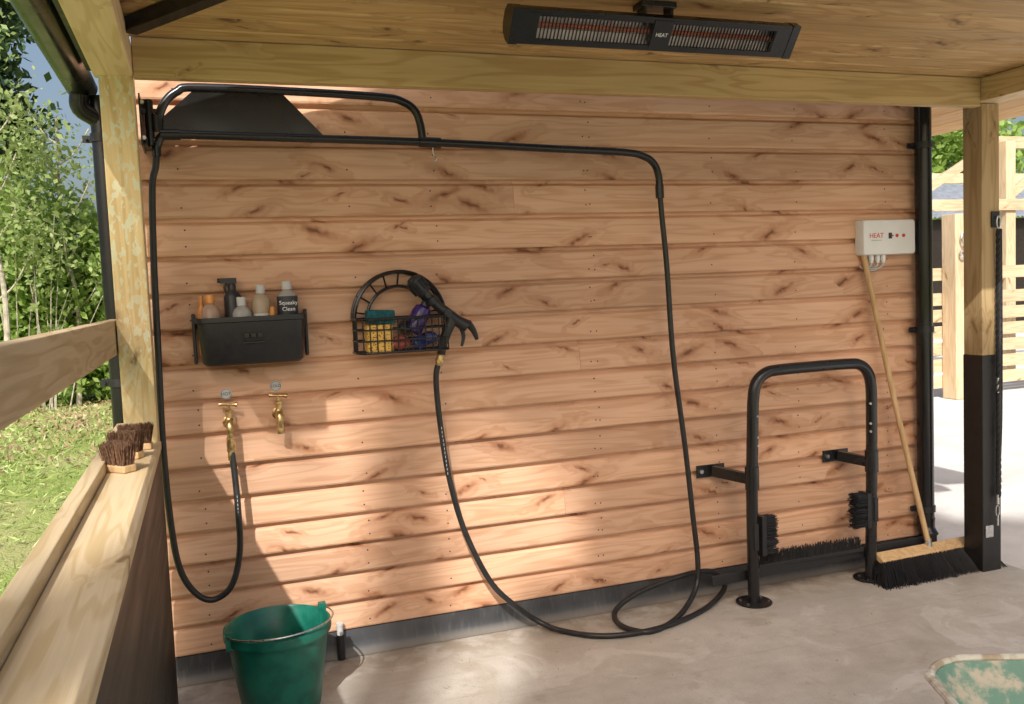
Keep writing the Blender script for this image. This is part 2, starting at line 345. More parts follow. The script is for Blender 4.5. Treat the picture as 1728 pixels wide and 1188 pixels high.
m.obj('eave_soffit',m_soff,sh)
g=E('gutter'); m=M(); n=14; cx,cz,R=-.385,2.41,.058
vs=[];fs=[]
for j,yy in enumerate((-1.46,.12)):
    for rr in (R,R-.004):
        for i in range(n+1):
            a=math.pi+math.pi*i/n; vs.append((cx+rr*math.cos(a),yy,cz+rr*math.sin(a)))
q=n+1
for i in range(n):
    fs+=[(i,i+1,2*q+i+1,2*q+i),(q+i,3*q+i,3*q+i+1,q+i+1),(i,q+i,q+i+1,i+1),(2*q+i,2*q+i+1,3*q+i+1,3*q+i)]
fs+=[(0,2*q,3*q,q),(n,q+n,3*q+n,2*q+n)]
m.add(vs,fs); m.tube([(cx,.02,cz-.05),(cx,.03,cz-.10),(-.33,.055,cz-.14),(-.318,.06,cz-.2)],.036,16,5); m.obj('channel',m_pipe,g,True)
m=M(); m.box(-.322,-.304,-1.46,-.32,2.37,2.46); m.obj('fascia',m_blkpaint,g)
# ================================================================== LEFT SIDE FENCE
hw=E('half_wall')
m=M(); m.box(-.195,-.167,-3.4,-.372,.0,1.022); m.obj('panel',m_dark,hw)
m=M(); m.box(-.293,-.163,-3.4,-.374,1.024,1.052,.63); m.box(-.336,-.295,-3.4,-.03,.94,1.086,.31); m.obj('cap_and_rail',m_beamy,hw,bevel=.003)
m=M(); m.box(-.33,-.29,-3.4,-.38,.3,.42); m.box(-.33,-.29,-3.4,-.38,.62,.74); m.obj('outer_rails',m_beamy,hw,bevel=.003)
fr=E('fence_rail'); m=M(); m.box(-.332,-.288,-3.4,-.06,1.37,1.494,.5); m.obj('rail',m_raily,fr,bevel=.004)
# ================================================================== HOSE BOOM
bm_=E('swing_hose_boom'); Y=-.15
m=M()
m.tube([(-.118,Y,2.10),(-.115,Y,2.143),(-.096,Y,2.174),(-.06,Y,2.183),(.2,Y,2.18),(.931,Y,2.168),(1.5,Y,2.148),(1.84,Y,2.136),(1.94,Y,2.118),(1.99,Y,2.085),(2.012,Y,2.03),(2.014,Y,1.965)],.0165,16,6)
m.tube([(-.104,Y,2.20),(-.100,Y,2.25),(-.075,Y,2.305),(-.03,Y,2.345),(.037,Y,2.362),(.413,Y,2.358),(.75,Y,2.347),(.84,Y,2.33),(.888,Y,2.295),(.908,Y,2.24),(.915,Y,2.17)],.0165,16,6)
m.cyl((.90,Y,2.169),(.99,Y,2.166),.022,seg=16); m.cyl((-.10,Y,2.182),(-.03,Y,2.183),.021,seg=16); m.cyl((2.014,Y,1.99),(2.015,Y,1.93),.0195,seg=16)
m.obj('boom_tubes',m_blk,bm_,True)
m=M(); m.prism([(.03,2.353),(.355,2.350),(.515,2.182),(-.09,2.19),(-.085,2.25)],Y-.003,Y+.003); m.obj('gusset_plate',m_blk,bm_)
m=M(); m.box(-.166,-.160,-.22,-.02,2.13,2.32); m.cyl((-.135,Y,2.14),(-.135,Y,2.31),.016); m.box(-.16,-.10,Y-.012,Y+.012,2.15,2.166); m.box(-.16,-.10,Y-.012,Y+.012,2.26,2.276); m.cyl((-.112,Y,2.195),(-.112,Y,2.255),.02)
m.box(-.165,-.13,-.16,-.022,2.14,2.15); m.box(-.165,-.13,-.16,-.022,2.30,2.31)
m.obj('hinge_bracket',m_blk,bm_,True)
m=M()
for zz in(2.16,2.29): m.cyl((-.155,-.20,zz),(-.155,-.215,zz),.008,seg=6)
m.tube([(.957,Y,2.15),(.957,Y,2.125),(.962,Y,2.11),(.970,Y,2.10),(.962,Y,2.09),(.954,Y,2.095)],.0025,8,4); m.obj('hook_and_bolts',m_steel,bm_,True)
h=E('water_hose')
m=M(); m.tube([(-.118,Y,2.12),(-.125,Y,2.06),(-.142,Y,1.98),(-.155,Y,1.69),(-.162,Y,1.35),(-.168,Y,1.01),(-.16,Y,.70),(-.138,Y,.51),(-.085,Y,.405),(-.02,Y,.372),(.05,Y-.0,.42),(.088,-.14,.55),(.092,-.13,.72),(.088,-.11,.86),(.082,-.10,.955)],.0125,12,8)
m.tube([(2.014,Y,1.98),(2.022,Y,1.85),(2.04,Y,1.62),(2.06,Y,1.20),(2.108,Y,.78),(2.14,Y,.44),(2.16,Y,.21),(2.13,-.17,.085),(1.97,-.28,.016),(1.78,-.37,.014),(1.69,-.27,.02),(1.71,-.17,.05),(1.85,-.125,.10),(2.08,-.10,.135),(2.27,-.085,.13),(2.33,-.11,.055),(2.17,-.22,.016),(1.93,-.33,.014),(1.72,-.36,.014),(1.55,-.315,.014),(1.42,-.19,.018),(1.35,-.12,.045),(1.27,-.12,.11),(1.14,-.12,.25),(1.03,-.12,.49),(.97,-.12,.73),(.94,-.12,.97),(.93,-.12,1.17),(.945,-.125,1.25)],.0125,12,8)
m.obj('hose',m_rub,h,True,ang=80)
m=M()
for i in range(10):
    z0=.62+i*.016; m.box(.0905,.0925,-.1465+.0008*i-.001,-.1448+.0008*i,z0,z0+.009)
for i in range(12):
    z0=.96-i*.018; x0=.941+.0016*i; m.box(x0-.001,x0+.001,-.1338,-.1322,z0,z0+.010)
m.obj('print',m_grey,h)
sg=E('spray_gun'); m=M()
m.cyl((.945,-.125,1.235),(.955,-.13,1.285),.017,.015); m.cyl((.948,-.127,1.25),(.950,-.128,1.262),.021,seg=8); m.obj('brass_connector',m_brass,sg,True)
m=M()
m.tube([(.955,-.13,1.28),(.965,-.135,1.33),(.985,-.14,1.38),(1.0,-.14,1.42),(.985,-.14,1.46)],[.017,.020,.022,.024,.022],14,5)
m.tube([(1.07,-.14,1.395),(1.03,-.14,1.42),(.985,-.14,1.455),(.93,-.14,1.505),(.885,-.14,1.555)],[.029,.024,.025,.019,.017],14,5)
m.cyl((.895,-.14,1.545),(.845,-.14,1.60),.032,.037,20); m.cyl((.93,-.14,1.50),(.915,-.14,1.52),.029,seg=16); m.cyl((.845,-.14,1.60),(.838,-.14,1.608),.027,.02,20)
for i in range(10):
    a=i*math.pi/5; d=V((-.05,0,.055)).normalized(); n_=d.cross(V((0,1,0))).normalized(); o_=(n_*math.cos(a)+V((0,1,0))*math.sin(a))*.036
    m.cyl(V((.885,-.14,1.556))+o_,V((.855,-.14,1.589))+o_,.005,seg=6)
m.tube([(1.075,-.14,1.41),(1.10,-.14,1.375),(1.115,-.14,1.335)],[.018,.013,.008],10,4)
m.tube([(1.04,-.14,1.40),(1.055,-.14,1.355),(1.045,-.14,1.31)],[.009,.009,.006],8,4)
m.cyl((.90,-.175,1.535),(.90,-.105,1.535),.012); m.cyl((.985,-.17,1.455),(.985,-.11,1.455),.017); m.obj('gun_body',m_blkm,sg,True)
# ================================================================== BIN + BOTTLES
def rrect(x0,x1,y0,y1,r,n=5):
    o=[]
    for (cx,cy,a0) in((x1-r,y1-r,0),(x0+r,y1-r,90),(x0+r,y0+r,180),(x1-r,y0+r,270)):
        for i in range(n+1):
            a=math.radians(a0+90*i/n); o.append((cx+r*math.cos(a),cy+r*math.sin(a)))
    return o
def loft(m,rings):
    n=len(rings[0]); vs=[p for r in rings for p in r]; fs=[]
    for i in range(len(rings)-1):
        for k in range(n): fs.append((i*n+k,i*n+(k+1)%n,(i+1)*n+(k+1)%n,(i+1)*n+k))
    fs.append(tuple(range(n))); fs.append(tuple((len(rings)-1)*n+k for k in range(n))); m.add(vs,fs)
b=E('storage_bin'); m=M()
def ring(z,ix,iy,r): return [(x,y,z) for x,y in rrect(-.022+ix,.402-ix,-.168+iy,-.034-ix*.2,r)]
loft(m,[ring(1.292,.03,.03,.03),ring(1.305,.018,.018,.035),ring(1.46,.006,.004,.04),ring(1.463,-.002,-.004,.042),ring(1.482,-.002,-.004,.042),ring(1.482,.008,.008,.034),ring(1.32,.026,.026,.025)])
m.obj('tub',m_blkm,b,True,ang=50)
m=M(); m.box(-.035,-.022,-.075,-.031,1.30,1.50); m.box(.400,.412,-.075,-.031,1.31,1.50); m.box(-.03,.41,-.038,-.031,1.44,1.478); m.obj('wall_bracket',m_blkm,b,bevel=.004)
m=M()
for i in range(3): m.box(.155+i*.026,.175+i*.026,-.1665,-.161,1.398,1.418)
m.box(.15,.238,-.1655,-.160,1.375,1.382); m.obj('embossed_mark',m_blk,b,bevel=.002)
def bottle(x,y,zb,zt,r,mat,cap,capmat,lab=None,pump=False):
    e=E('shampoo_bottle'); m=M(); zs=zt-.05
    m.lathe([(r*.85,zb-zb),(r,.008),(r,zs-zb-.02),(r*.8,zs-zb-.005),(r*.42,zs-zb+.008),(r*.38,zs-zb+.014)],(x,y,zb),seg=24); m.obj('bottle_body',mat,e,True,ang=50)
    m=M()
    if cap=='flip': m.lathe([(r*.5,0),(r*.5,.03),(r*.42,.034)],(x,y,zs+.010),seg=20)
    elif cap=='spray':
        m.lathe([(r*.45,0),(r*.45,.02),(r*.25,.03)],(x,y,zs+.008),seg=16); m.box(x-.045,x+.018,y-.012,y+.012,zs+.034,zs+.056); m.tube([(x-.02,y,zs+.036),(x-.028,y,zs+.015),(x-.022,y,zs-.005)],[.006,.005,.004],8,4); m.cyl((x-.045,y,zs+.047),(x-.055,y,zs+.047),.009)
    m.obj('cap',capmat,e,True)
    if lab:
        m=M(); m.lathe([(r+.0006,0),(r+.0012,.002),(r+.0012,lab[1]-lab[0]-.002),(r+.0006,lab[1]-lab[0])],(x,y,lab[0]),seg=24); m.obj('label',lab[2],e,True,ang=50)
    return e
bottle(.005,-.08,1.33,1.575,.017,m_amber,'flip',m_amber)
bottle(.038,-.11,1.33,1.578,.035,m_amberb,'flip',m_amber,(1.36,1.46,m_whitep))
bottle(.125,-.07,1.33,1.63,.034,m_blkm,'spray',m_blkm)
bottle(.155,-.115,1.33,1.565,.037,m_clear,'flip',m_grey)
bottle(.232,-.085,1.33,1.61,.036,m_clear2,'flip',m_grey,(1.46,1.49,m_grey))
e=bottle(.335,-.09,1.33,1.622,.040,m_clear,'flip',m_grey,(1.44,1.555,m_dkp))
text('label_text','Squeaky',(.335,-.1320,1.528),.022,m_whitep,e); text('label_text_2','Clean',(.335,-.1320,1.503),.022,m_whitep,e)
m=M(); m.cyl((.27,-.12,1.36),(.272,-.122,1.505),.011); m.lathe([(.011,0),(.009,.008),(.003,.012)],(.272,-.122,1.505))
e=E('grooming_comb'); m.obj('handle',m_amber,e,True)
# ================================================================== WIRE BASKET
wb=E('wire_basket'); m=M(); w=.0035
for zz,rr in((1.445,.006),(1.40,w),(1.355,w),(1.305,.005)):
    m.tube([(.60,-.036,zz),(.603,-.14,zz),(.63,-.172,zz),(.70,-.178,zz),(.90,-.178,zz),(.965,-.172,zz),(.985,-.14,zz),(.988,-.038,zz),(.988,-.036,zz)],rr,8,4)
    m.cyl((.60,-.037,zz),(.988,-.037,zz),rr,seg=8)
for i in range(13):
    x=.62+i*.029; m.tube([(x,-.178,1.445),(x,-.177,1.31),(x,-.16,1.302),(x,-.037,1.302)],w*.8,6,1,False)
for i in range(4):
    y=-.05-i*.03
    for x in(.601,.987): m.cyl((x,y,1.445),(x,y,1.303),w*.8,seg=6)
def arc(cx,cz,R,y,a0,a1,n=18): return [(cx+R*math.cos(math.radians(a0+(a1-a0)*i/n)),y,cz+R*1.02*math.sin(math.radians(a0+(a1-a0)*i/n))) for i in range(n+1)]
m.tube(arc(.795,1.44,.195,-.10,0,180),.0075,8,2); m.tube(arc(.795,1.44,.195,-.04,0,180),.007,8,2); m.tube(arc(.795,1.44,.135,-.06,5,175),.007,8,2)
for a in range(10,180,20):
    c_,s_=math.cos(math.radians(a)),math.sin(math.radians(a))
    m.tube([(.795+.195*c_,-.10,1.44+.199*s_),(.795+.198*c_,-.042,1.44+.202*s_)],.004,6,1,False); m.tube([(.795+.195*c_,-.10,1.44+.199*s_),(.795+.135*c_,-.06,1.44+.138*s_)],.004,6,1,False)
m.obj('wire_frame',m_blk,wb,True)
sp=E('sponge'); m=M(); m.box(.642,.758,-.168,-.10,1.424,1.482,rot=Matrix.Rotation(.05,3,'Y')); m.obj('sponge_block',m_teal,sp,bevel=.008)
sp=E('sponge'); m=M(); m.box(.638,.745,-.171,-.10,1.308,1.421); m.obj('sponge_block',m_yel,sp,bevel=.008)
pb=E('purple_bottle'); m=M(); ax=V((.45,-.05,.85)).normalized(); p=V((.835,-.12,1.38)); m.lathe([(.03,0),(.038,.01),(.040,.09),(.034,.115),(.016,.125)],p,ax); m.obj('body',m_purp,pb,True)
m=M(); m.lathe([(.018,.12),(.018,.14),(.014,.145)],p,ax); m.obj('cap',m_blkm,pb,True)
def dbrush(name,c,ax,mat,L=.11,R=.028):
    e=E(name); m=M(); c=V(c);ax=V(ax).normalized(); m.lathe([(R*.6,0),(R,.012),(R,.02),(R*.7,.028)],c,ax,sx=1.5); m.obj('back',mat,e,True)
    m=M(); q=ax.to_track_quat('Z','Y')
    for i in range(70):
        a=random.random()*6.28; r=R*.9*math.sqrt(random.random()); b0=c+q@V((r*math.cos(a)*1.5,r*math.sin(a),0)); m.cyl(b0,b0-ax*.03+q@V((random.uniform(-.004,.004),random.uniform(-.004,.004),0)),.0015,.0008,4)
    m.obj('bristles',mat if mat!=m_redb else m_brbrown,e)
dbrush('grooming_brush',(.86,-.13,1.335),(.5,-.8,.4),m_blue); dbrush('grooming_brush',(.915,-.12,1.35),(-.6,-.7,.3),m_blue); dbrush('grooming_brush',(.775,-.14,1.34),(.1,-.9,.3),m_redb)
dbrush('grooming_brush',(.81,-.12,1.40),(.3,-.7,.6),m_blkm)
# ================================================================== TAPS + LABELS
for tx,tz,word in((.082,1.055,'HOT'),(.278,1.075,'COLD')):
    e=E('brass_tap'); m=M()
    m.lathe([(.026,0),(.026,.006),(.014,.012),(.012,.05)],(tx,-.025,tz),(0,-1,0)); m.lathe([(.014,0),(.018,.01),(.018,.03),(.014,.04)],(tx,-.066,tz-.018))
    m.lathe([(.013,0),(.013,.02),(.015,.022),(.015,.032),(.007,.036),(.006,.06)],(tx,-.066,tz+.02),seg=8); m.tube([(tx,-.05,tz),(tx,-.085,tz+.002),(tx,-.098,tz-.02),(tx,-.098,tz-.06)],[.014,.015,.0135,.0125],14,5)
    m.lathe([(.0165,0),(.0165,.022)],(tx,-.098,tz-.075),seg=8)
    m.cyl((tx-.03,-.066+.012,tz+.078),(tx+.03,-.066-.012,tz+.074),.006); m.cyl((tx-.034,-.066+.013,tz+.0785),(tx-.026,-.066+.011,tz+.077),.009,seg=10); m.cyl((tx+.034,-.066-.013,tz+.0735),(tx+.026,-.066-.011,tz+.075),.009,seg=10)
    m.obj('tap_body',m_brass,e,True)
    e=E('tap_label'); lz=1.170 if word=='HOT' else 1.188; m=M(); m.lathe([(.0225,0),(.0225,.002),(.0215,.003)],(tx-.005,-.0285,lz),(0,-1,0),seg=32); m.obj('disc',m_grey,e,True)
    m=M(); m.tube([(tx-.005+.0195*math.cos(a*math.pi/12),-.0316,lz+.0195*math.sin(a*math.pi/12)) for a in range(25)],.0007,5,1,False); m.obj('ring',m_dkp,e)
    text('word',word,(tx-.005,-.0320,lz),.018 if word=='HOT' else .0145,m_dkp,e)
m=M(); m.cyl((.082,-.098,.945),(.082,-.098,.985),.017,seg=8); m.cyl((.082,-.10,.91),(.082,-.099,.95),.0145,seg=14); m.obj('hose_connector',m_brass,h,True)
# ================================================================== CONTROL BOX
cb=E('heater_control_box'); m=M(); loft(m,[[(x,y,z) for x,z in rrect(3.212+i,3.548-i,1.640+i,1.820-i,.014)] for y,i in((-.024,0),(-.075,0),(-.083,.004),(-.085,.010))]); m.obj('case',m_white,cb,True,ang=30)
text('lettering','HEAT',(3.295,-.0856,1.738),.036,m_red,cb)
m=M(); m.box(3.262,3.328,-.0862,-.0852,1.712,1.717); m.obj('print_line',m_grey,cb)
m=M(); m.box(3.372,3.392,-.0875,-.0853,1.722,1.752); m.obj('display',m_dkp,cb)
m=M(); m.lathe([(.009,0),(.009,.003)],(3.425,-.0852,1.737),(0,-1,0)); m.lathe([(.009,0),(.009,.003)],(3.468,-.0852,1.737),(0,-1,0)); m.box(3.395,3.403,-.0865,-.0852,1.733,1.741); m.obj('buttons',m_red,cb,True)
m=M(); m.tube([(3.25,-.05,1.64),(3.25,-.05,1.625),(3.255,-.05,1.60)],.011,10,3)
for xx in(3.29,3.33,3.365): m.cyl((xx,-.05,1.642),(xx,-.05,1.612),.013,seg=8); m.cyl((xx,-.05,1.612),(xx,-.05,1.60),.010)
m.obj('cable_glands',m_white,cb,True)
m=M()
for xx in(3.29,3.33,3.365): m.tube([(xx,-.05,1.61),(xx-.005,-.05,1.585),(xx-.03,-.038,1.57),(xx-.06,-.036,1.585)],.005,8,4)
m.tube([(3.25,-.05,1.60),(3.25,-.045,1.575),(3.27,-.036,1.56),(3.33,-.036,1.565)],.005,8,4); m.obj('cables',m_grey,cb,True)
# ================================================================== BROOM
br=E('broom'); m=M(); m.tube([(3.235,-.05,1.655),(3.24,-.051,1.645),(3.375,-.12,.85),(3.50,-.205,.125)],[.010,.0145,.0145,.0145],12,4); m.obj('handle',m_handle,br,True)
hd=V((.985,.035,0)).normalized(); c0=V((3.50,-.215,.105))
m=M(); m.beam(c0-hd*.345,c0+hd*.345,.065,.03,up=(0,-.5,.86)); m.obj('head',m_handle,br,bevel=.006)
m=M()
for i in range(1700):
    t=random.uniform(-.34,.34); s_=random.uniform(-.026,.026); p0=c0+hd*t+V((0,s_,-.012-.3*s_))
    p1=V((p0.x+t*.16-.03+random.uniform(-.012,.012),p0.y-.10+s_*.9+random.uniform(-.02,.012),.002)); m.cyl(p0,p1,.0024,.0014,4)
m.obj('bristles',m_brist,br)
m=M(); m.cyl(c0+V((0,.01,.005)),c0+V((-.004,.015,.05)),.019); m.obj('socket',m_steel,br,True)
# ================================================================== BOOT SCRAPER
bs=E('boot_scraper'); m=M(); y1,y2=-.235,-.20
m.tube([(2.41,y1,.01),(2.412,y1,.5),(2.425,y1,.86),(2.432,y1,.98),(2.45,y1,1.055),(2.505,y1,1.098),(2.58,y1,1.108),(2.78,(y1+y2)/2,1.108),(3.0,y2,1.105),(3.08,y2,1.095),(3.13,y2,1.05),(3.148,y2,.97),(3.148,y2,.8),(3.143,y2,.5),(3.13,y2,.01)],.0275,20,6)
m.obj('frame_tube',m_blk,bs,True)
m=M()
for (lx,ly) in((2.41,y1),(3.13,y2)):
    m.lathe([(.085,0),(.085,.006),(.03,.008),(.030,.03)],(lx,ly,.002),seg=32)
for lx,ly,px in((2.415,y1,2.30),(3.145,y2,3.045)):
    m.tube([(lx,ly,.60),(lx-.03,ly+.05,.60),(lx-.05,-.04,.605)],.02,12,4); m.cyl((lx,ly,.55),(lx,ly,.66),.033,seg=20)
    m.box(px-.065,px+.09,-.038,-.031,.585,.645); m.beam((px+.02,-.05,.615),(lx-.01,ly+.02,.60),.03,.05)
m.obj('flanges_and_brackets',m_blk,bs,True)
m=M()
for px in(2.30,3.045):
    m.cyl((px-.04,-.036,.615),(px-.04,-.045,.615),.011,seg=6); m.cyl((px+.065,-.036,.615),(px+.065,-.045,.615),.011,seg=6)
for lx,ly,s_ in((2.412,y1,1),(3.143,y2,-1)):
    for zz in(.80,.76,.90): m.cyl((lx+s_*.02,ly-.02,zz),(lx+s_*.024,ly-.028,zz),.006,seg=8)
    for a in(30,150,210,330): m.cyl((lx+.065*math.cos(math.radians(a)),ly+.065*math.sin(math.radians(a)),.006),(lx+.065*math.cos(math.radians(a)),ly+.065*math.sin(math.radians(a)),.014),.007,seg=6)
m.obj('bolts',m_steel,bs,True)
m=M(); bl=M()
m.beam((2.2,-.205,.125),(3.60,-.155,.135),.012,.05); 
m.box(2.47,3.09,-.20,-.165,.145,.165)
for lx,ly,s_,z0,z1 in((2.412,y1,1,.23,.42),(3.143,y2,-1,.27,.45)):
    m.box(min(lx+s_*.03,lx+s_*.055),max(lx+s_*.03,lx+s_*.055),ly-.035,ly+.035,z0,z1); m.box(lx-.012,lx+.012,ly-.034,ly-.026,z0+.03,z1-.03)
    for i in range(420):
        zz=random.uniform(z0+.006,z1-.006); yy=ly+random.uniform(-.033,.033); bl.cyl((lx+s_*.05,yy,zz),(lx+s_*(.12+random.uniform(-.008,.008)),yy*1.0+random.uniform(-.006,.006),zz+random.uniform(-.008,.008)),.0022,.0015,4)
for i in range(900):
    xx=random.uniform(2.48,3.08); yy=random.uniform(-.198,-.167); bl.cyl((xx,yy,.16),(xx+random.uniform(-.012,.012),yy+random.uniform(-.012,.012),.215+random.uniform(-.015,.01)),.002,.0014,4)
m.obj('bar_and_brush_backs',m_blkm,bs,bevel=.003); bl.obj('bristles',m_brist,bs)
# ================================================================== BUCKET
bk=E('bucket'); m=M(); bx,by=.20,-.40
m.lathe([(.132,0),(.142,.004),(.164,.14),(.185,.290),(.197,.293),(.199,.305),(.197,.325),(.190,.329),(.184,.322),(.161,.14),(.139,.02)],(bx,by,.002),seg=64); 
for a in(25,205): m.box(bx+.195*math.cos(math.radians(a))-.014,bx+.195*math.cos(math.radians(a))+.014,by+.195*math.sin(math.radians(a))-.014,by+.195*math.sin(math.radians(a))+.014,.285,.352)
m.obj('pail',m_green,bk,True,ang=40)
m=M(); pts=[]
for i in range(25):
    t=math.pi*i/24; d=V((math.cos(math.radians(25)),math.sin(math.radians(25)),0)); q=V((math.sin(math.radians(25)),-math.cos(math.radians(25)),0))
    pts.append(V((bx,by,.329))+d*.207*math.cos(t)+q*.203*math.sin(t)+V((0,0,.004+.012*math.sin(t))))
m.tube(pts,.0035,8,2); m.obj('handle',m_steel,bk,True)
ds=E('drain_pipe'); m=M(); m.cyl((.475,-.05,.105),(.475,-.05,.155),.0135); m.lathe([(.016,0),(.016,.010)],(.475,-.05,.148)); m.cyl((.475,-.05,.145),(.475,-.018,.150),.009); m.obj('stub',m_grey,ds,True)
m=M(); m.cyl((.475,-.05,.0),(.475,-.05,.108),.017); m.obj('socket',m_blkm,ds,True)
# ================================================================== HEATER
ht=E('infrared_heater'); Rx=Matrix.Rotation(math.radians(38),3,'X'); hc=V((1.5,-1.1,2.385))
def hx(o): 
    for v in o.data.vertices: v.co=Rx@v.co+hc
m=M()
m.prismx([(.045,-.02),(.045,.02),(.030,.044),(-.0,.056),(-.03,.056),(-.03,.047),(-.004,.047),(.018,.03),(.018,-.03),(-.004,-.047),(-.03,-.047),(-.03,-.056),(0,-.056),(.030,-.044)],-.5,.5)
for s_ in(-1,1): m.prismx([(.046,-.02),(.046,.02),(.031,.046),(0,.058),(-.033,.058),(-.033,-.058),(0,-.058),(.031,-.046)],min(s_*.5,s_*.53),max(s_*.5,s_*.53))
m.box(-.035,.035,-.034,.01,-.047,.047)
m.tube([(-.3,.045,0),(.3,.045,0)],.006,8,1,False); o=m.obj('housing',m_blk,ht,True,ang=25); hx(o)
m=M()
for x0,x1 in((-.44,-.035),(.035,.44)):
    x=x0
    while x<x1: m.box(x,x+.0016,-.030,-.022,-.040,.040); x+=.0125
    for zz in(-.038,0,.038): m.box(x0,x1,-.0325,-.0305,zz-.0008,zz+.0008)
    m.box(x0,x1,-.031,-.02,-.047,-.038); m.box(x0,x1,-.031,-.02,.038,.047)
m.box(-.5,-.44,-.031,-.02,-.047,.047); m.box(.44,.5,-.031,-.02,-.047,.047); o=m.obj('grille',m_blk,ht); hx(o)
m=M()
nR=10; pr=[(-.020+.034*math.sin(math.pi*i/nR),-.046+.092*i/nR) for i in range(nR+1)]
for i in range(nR):
    (ya,za),(yb,zb)=pr[i],pr[i+1]; m.add([(-.44,ya,za),(.44,ya,za),(.44,yb,zb),(-.44,yb,zb)],[(0,1,2,3)])
o=m.obj('reflector',simple('polished_reflector',(.92,.90,.88),.38,.55,.05,20,.05),ht,True,ang=80); hx(o)
m=M(); m.cyl((-.44,-.004,0),(.44,-.004,0),.008); o=m.obj('lamp_tube',simple('ruby_lamp_glass',(.55,.16,.09),.2),ht,True); hx(o)
t=text('lettering','HEAT',(0,0,0),.018,m_whitep,ht); t.matrix_world=Matrix.Translation(hc+Rx@V((0,-.0348,0)))@Rx.to_4x4()@Matrix.Rotation(math.pi/2,4,'X')
m=M(); m.box(1.43,1.56,-1.13,-1.06,2.455,2.475); m.box(1.44,1.452,-1.12,-1.07,2.40,2.46); m.box(1.54,1.552,-1.12,-1.07,2.40,2.46); m.obj('ceiling_bracket',m_blk,ht,bevel=.002)
# ================================================================== lead rope
lr=E('lead_rope'); m=M(); x,y=3.775,-.392
m.box(x-.03,x+.02,-.381,-.374,1.75,1.83); m.obj('hook_plate',m_blkm,lr,bevel=.002)
m=M(); m.tube([(x+.008*math.cos(a)*1.6,y,1.775+.030*math.sin(a)) for a in [i*math.pi/8 for i in range(17)]],.0035,8,3); m.cyl((x,-.374,1.80),(x,y-.006,1.80),.006)
m.tube([(x-.012+.011*math.cos(a),y,.315+.028*math.sin(a)) for a in [i*math.pi/8 for i in range(17)]],.003,8,3); m.cyl((x-.012,y,.35),(x-.012,y,.40),.008); m.cyl((x-.012,y,.24),(x-.012,y,.29),.006); m.box(3.70,3.75,-.379,-.374,.18,.24); m.cyl((x-.008,y,.92),(x-.008,y,1.0),.008)
m.obj('snap_hooks',m_steel,lr,True)
m=M()
for ph in(0,2.1,4.2):
    pts=[(x-.004*(1.75-z)/1+.0065*math.cos(ph+z*60),y+.0065*math.sin(ph+z*60),z) for z in np.arange(1.74,.38,-.012)]; m.tube(pts,.0075,6,1,False)
m.tube([(x+.012,y-.004,1.74),(x+.014,y-.004,1.2),(x+.010,y-.004,.75),(x-.005,y,.42)],.005,8,5)
m.obj('rope',m_brist,lr,True)
# ================================================================== GROOMING BRUSHES ON CAP
def bbrush(x,y,z,rot):
    e=E('body_brush'); R=Matrix.Rotation(rot,3,'Z'); m=M(); m.box(x-.022,x+.022,y-.05,y+.05,z,z+.022,rot=R); m.obj('brush_back',m_handle,e,bevel=.004)
    m=M()
    for i in range(650):
        u,v=random.uniform(-.019,.019),random.uniform(-.046,.046); p0=R@V((u,v,0)); p1=R@V((u*1.5,v*1.15,0)); m.cyl((x+p0.x,y+p0.y,z+.02),(x+p1.x+random.uniform(-.006,.006),y+p1.y+random.uniform(-.006,.006),z+.085+random.uniform(-.008,.006)),.0014,.0009,3)
    m.obj('bristles',m_brbrown,e)
bbrush(-.258,-.93,1.053,.75); bbrush(-.255,-.70,1.053,1.2); bbrush(-.235,-.53,1.053,1.5)
# ================================================================== WHEELBARROW
wbw=E('wheelbarrow'); c0=V((1.80,-2.53,0)); ex=V((.92,-.39,0)).normalized(); ey=V((.39,.92,0)).normalized()
def tp(x,y,z): return c0+ex*x+ey*y+V((0,0,z))
def tr(z,w,l,r): return [tp(x,y,z) for x,y in rrect(-w,w,-l,l,r,8)]
m=M(); rings=[tr(.28,.18,.22,.1),tr(.33,.23,.29,.12),tr(.53,.30,.415,.14),tr(.545,.315,.43,.15)]
ins=[tr(.546,.302,.417,.14),tr(.53,.292,.405,.135),tr(.335,.225,.282,.115),tr(.292,.17,.21,.09)]
loft(m,rings+ins)
k=N('worn_green_paint'); c=k.co(); n=k.noise(c,9,5,.65); col=k.mix(k.sm(n,.46,.6),(.16,.30,.22),(.55,.48,.36)); wg=k.fin(col,.6,n,.3,.004)
m.obj('tray',wg,wbw,True,ang=40)
m=M(); m.tube([tp(x,y,.550) for x,y in rrect(-.312,.312,-.427,.427,.15,8)]+[tp(.312,.277,.550)],.010,8,2); k=N('rim_paint'); n=k.noise(k.co(),14,5); m.obj('rim',k.fin(k.mix(k.sm(n,.45,.6),(.70,.66,.55),(.45,.35,.24)),.6),wbw,True)
m=M(); 
for s_ in(-1,1): m.tube([tp(s_*.06,.62,.2),tp(s_*.12,.3,.26),tp(s_*.24,-.3,.27),tp(s_*.28,-.85,.56),tp(s_*.28,-1.0,.57)],.015,10,5); m.tube([tp(s_*.24,-.1,.27),tp(s_*.26,-.2,.02),tp(s_*.26,-.32,.02),tp(s_*.25,-.35,.29)],.013,10,4)
m.obj('frame',m_blkm,wbw,True)
m=M(); m.lathe([(.12,-.035),(.165,-.03),(.18,0),(.165,.03),(.12,.035)],tp(0,.62,.182),ex,seg=32); m.obj('wheel',m_rub,wbw,True)
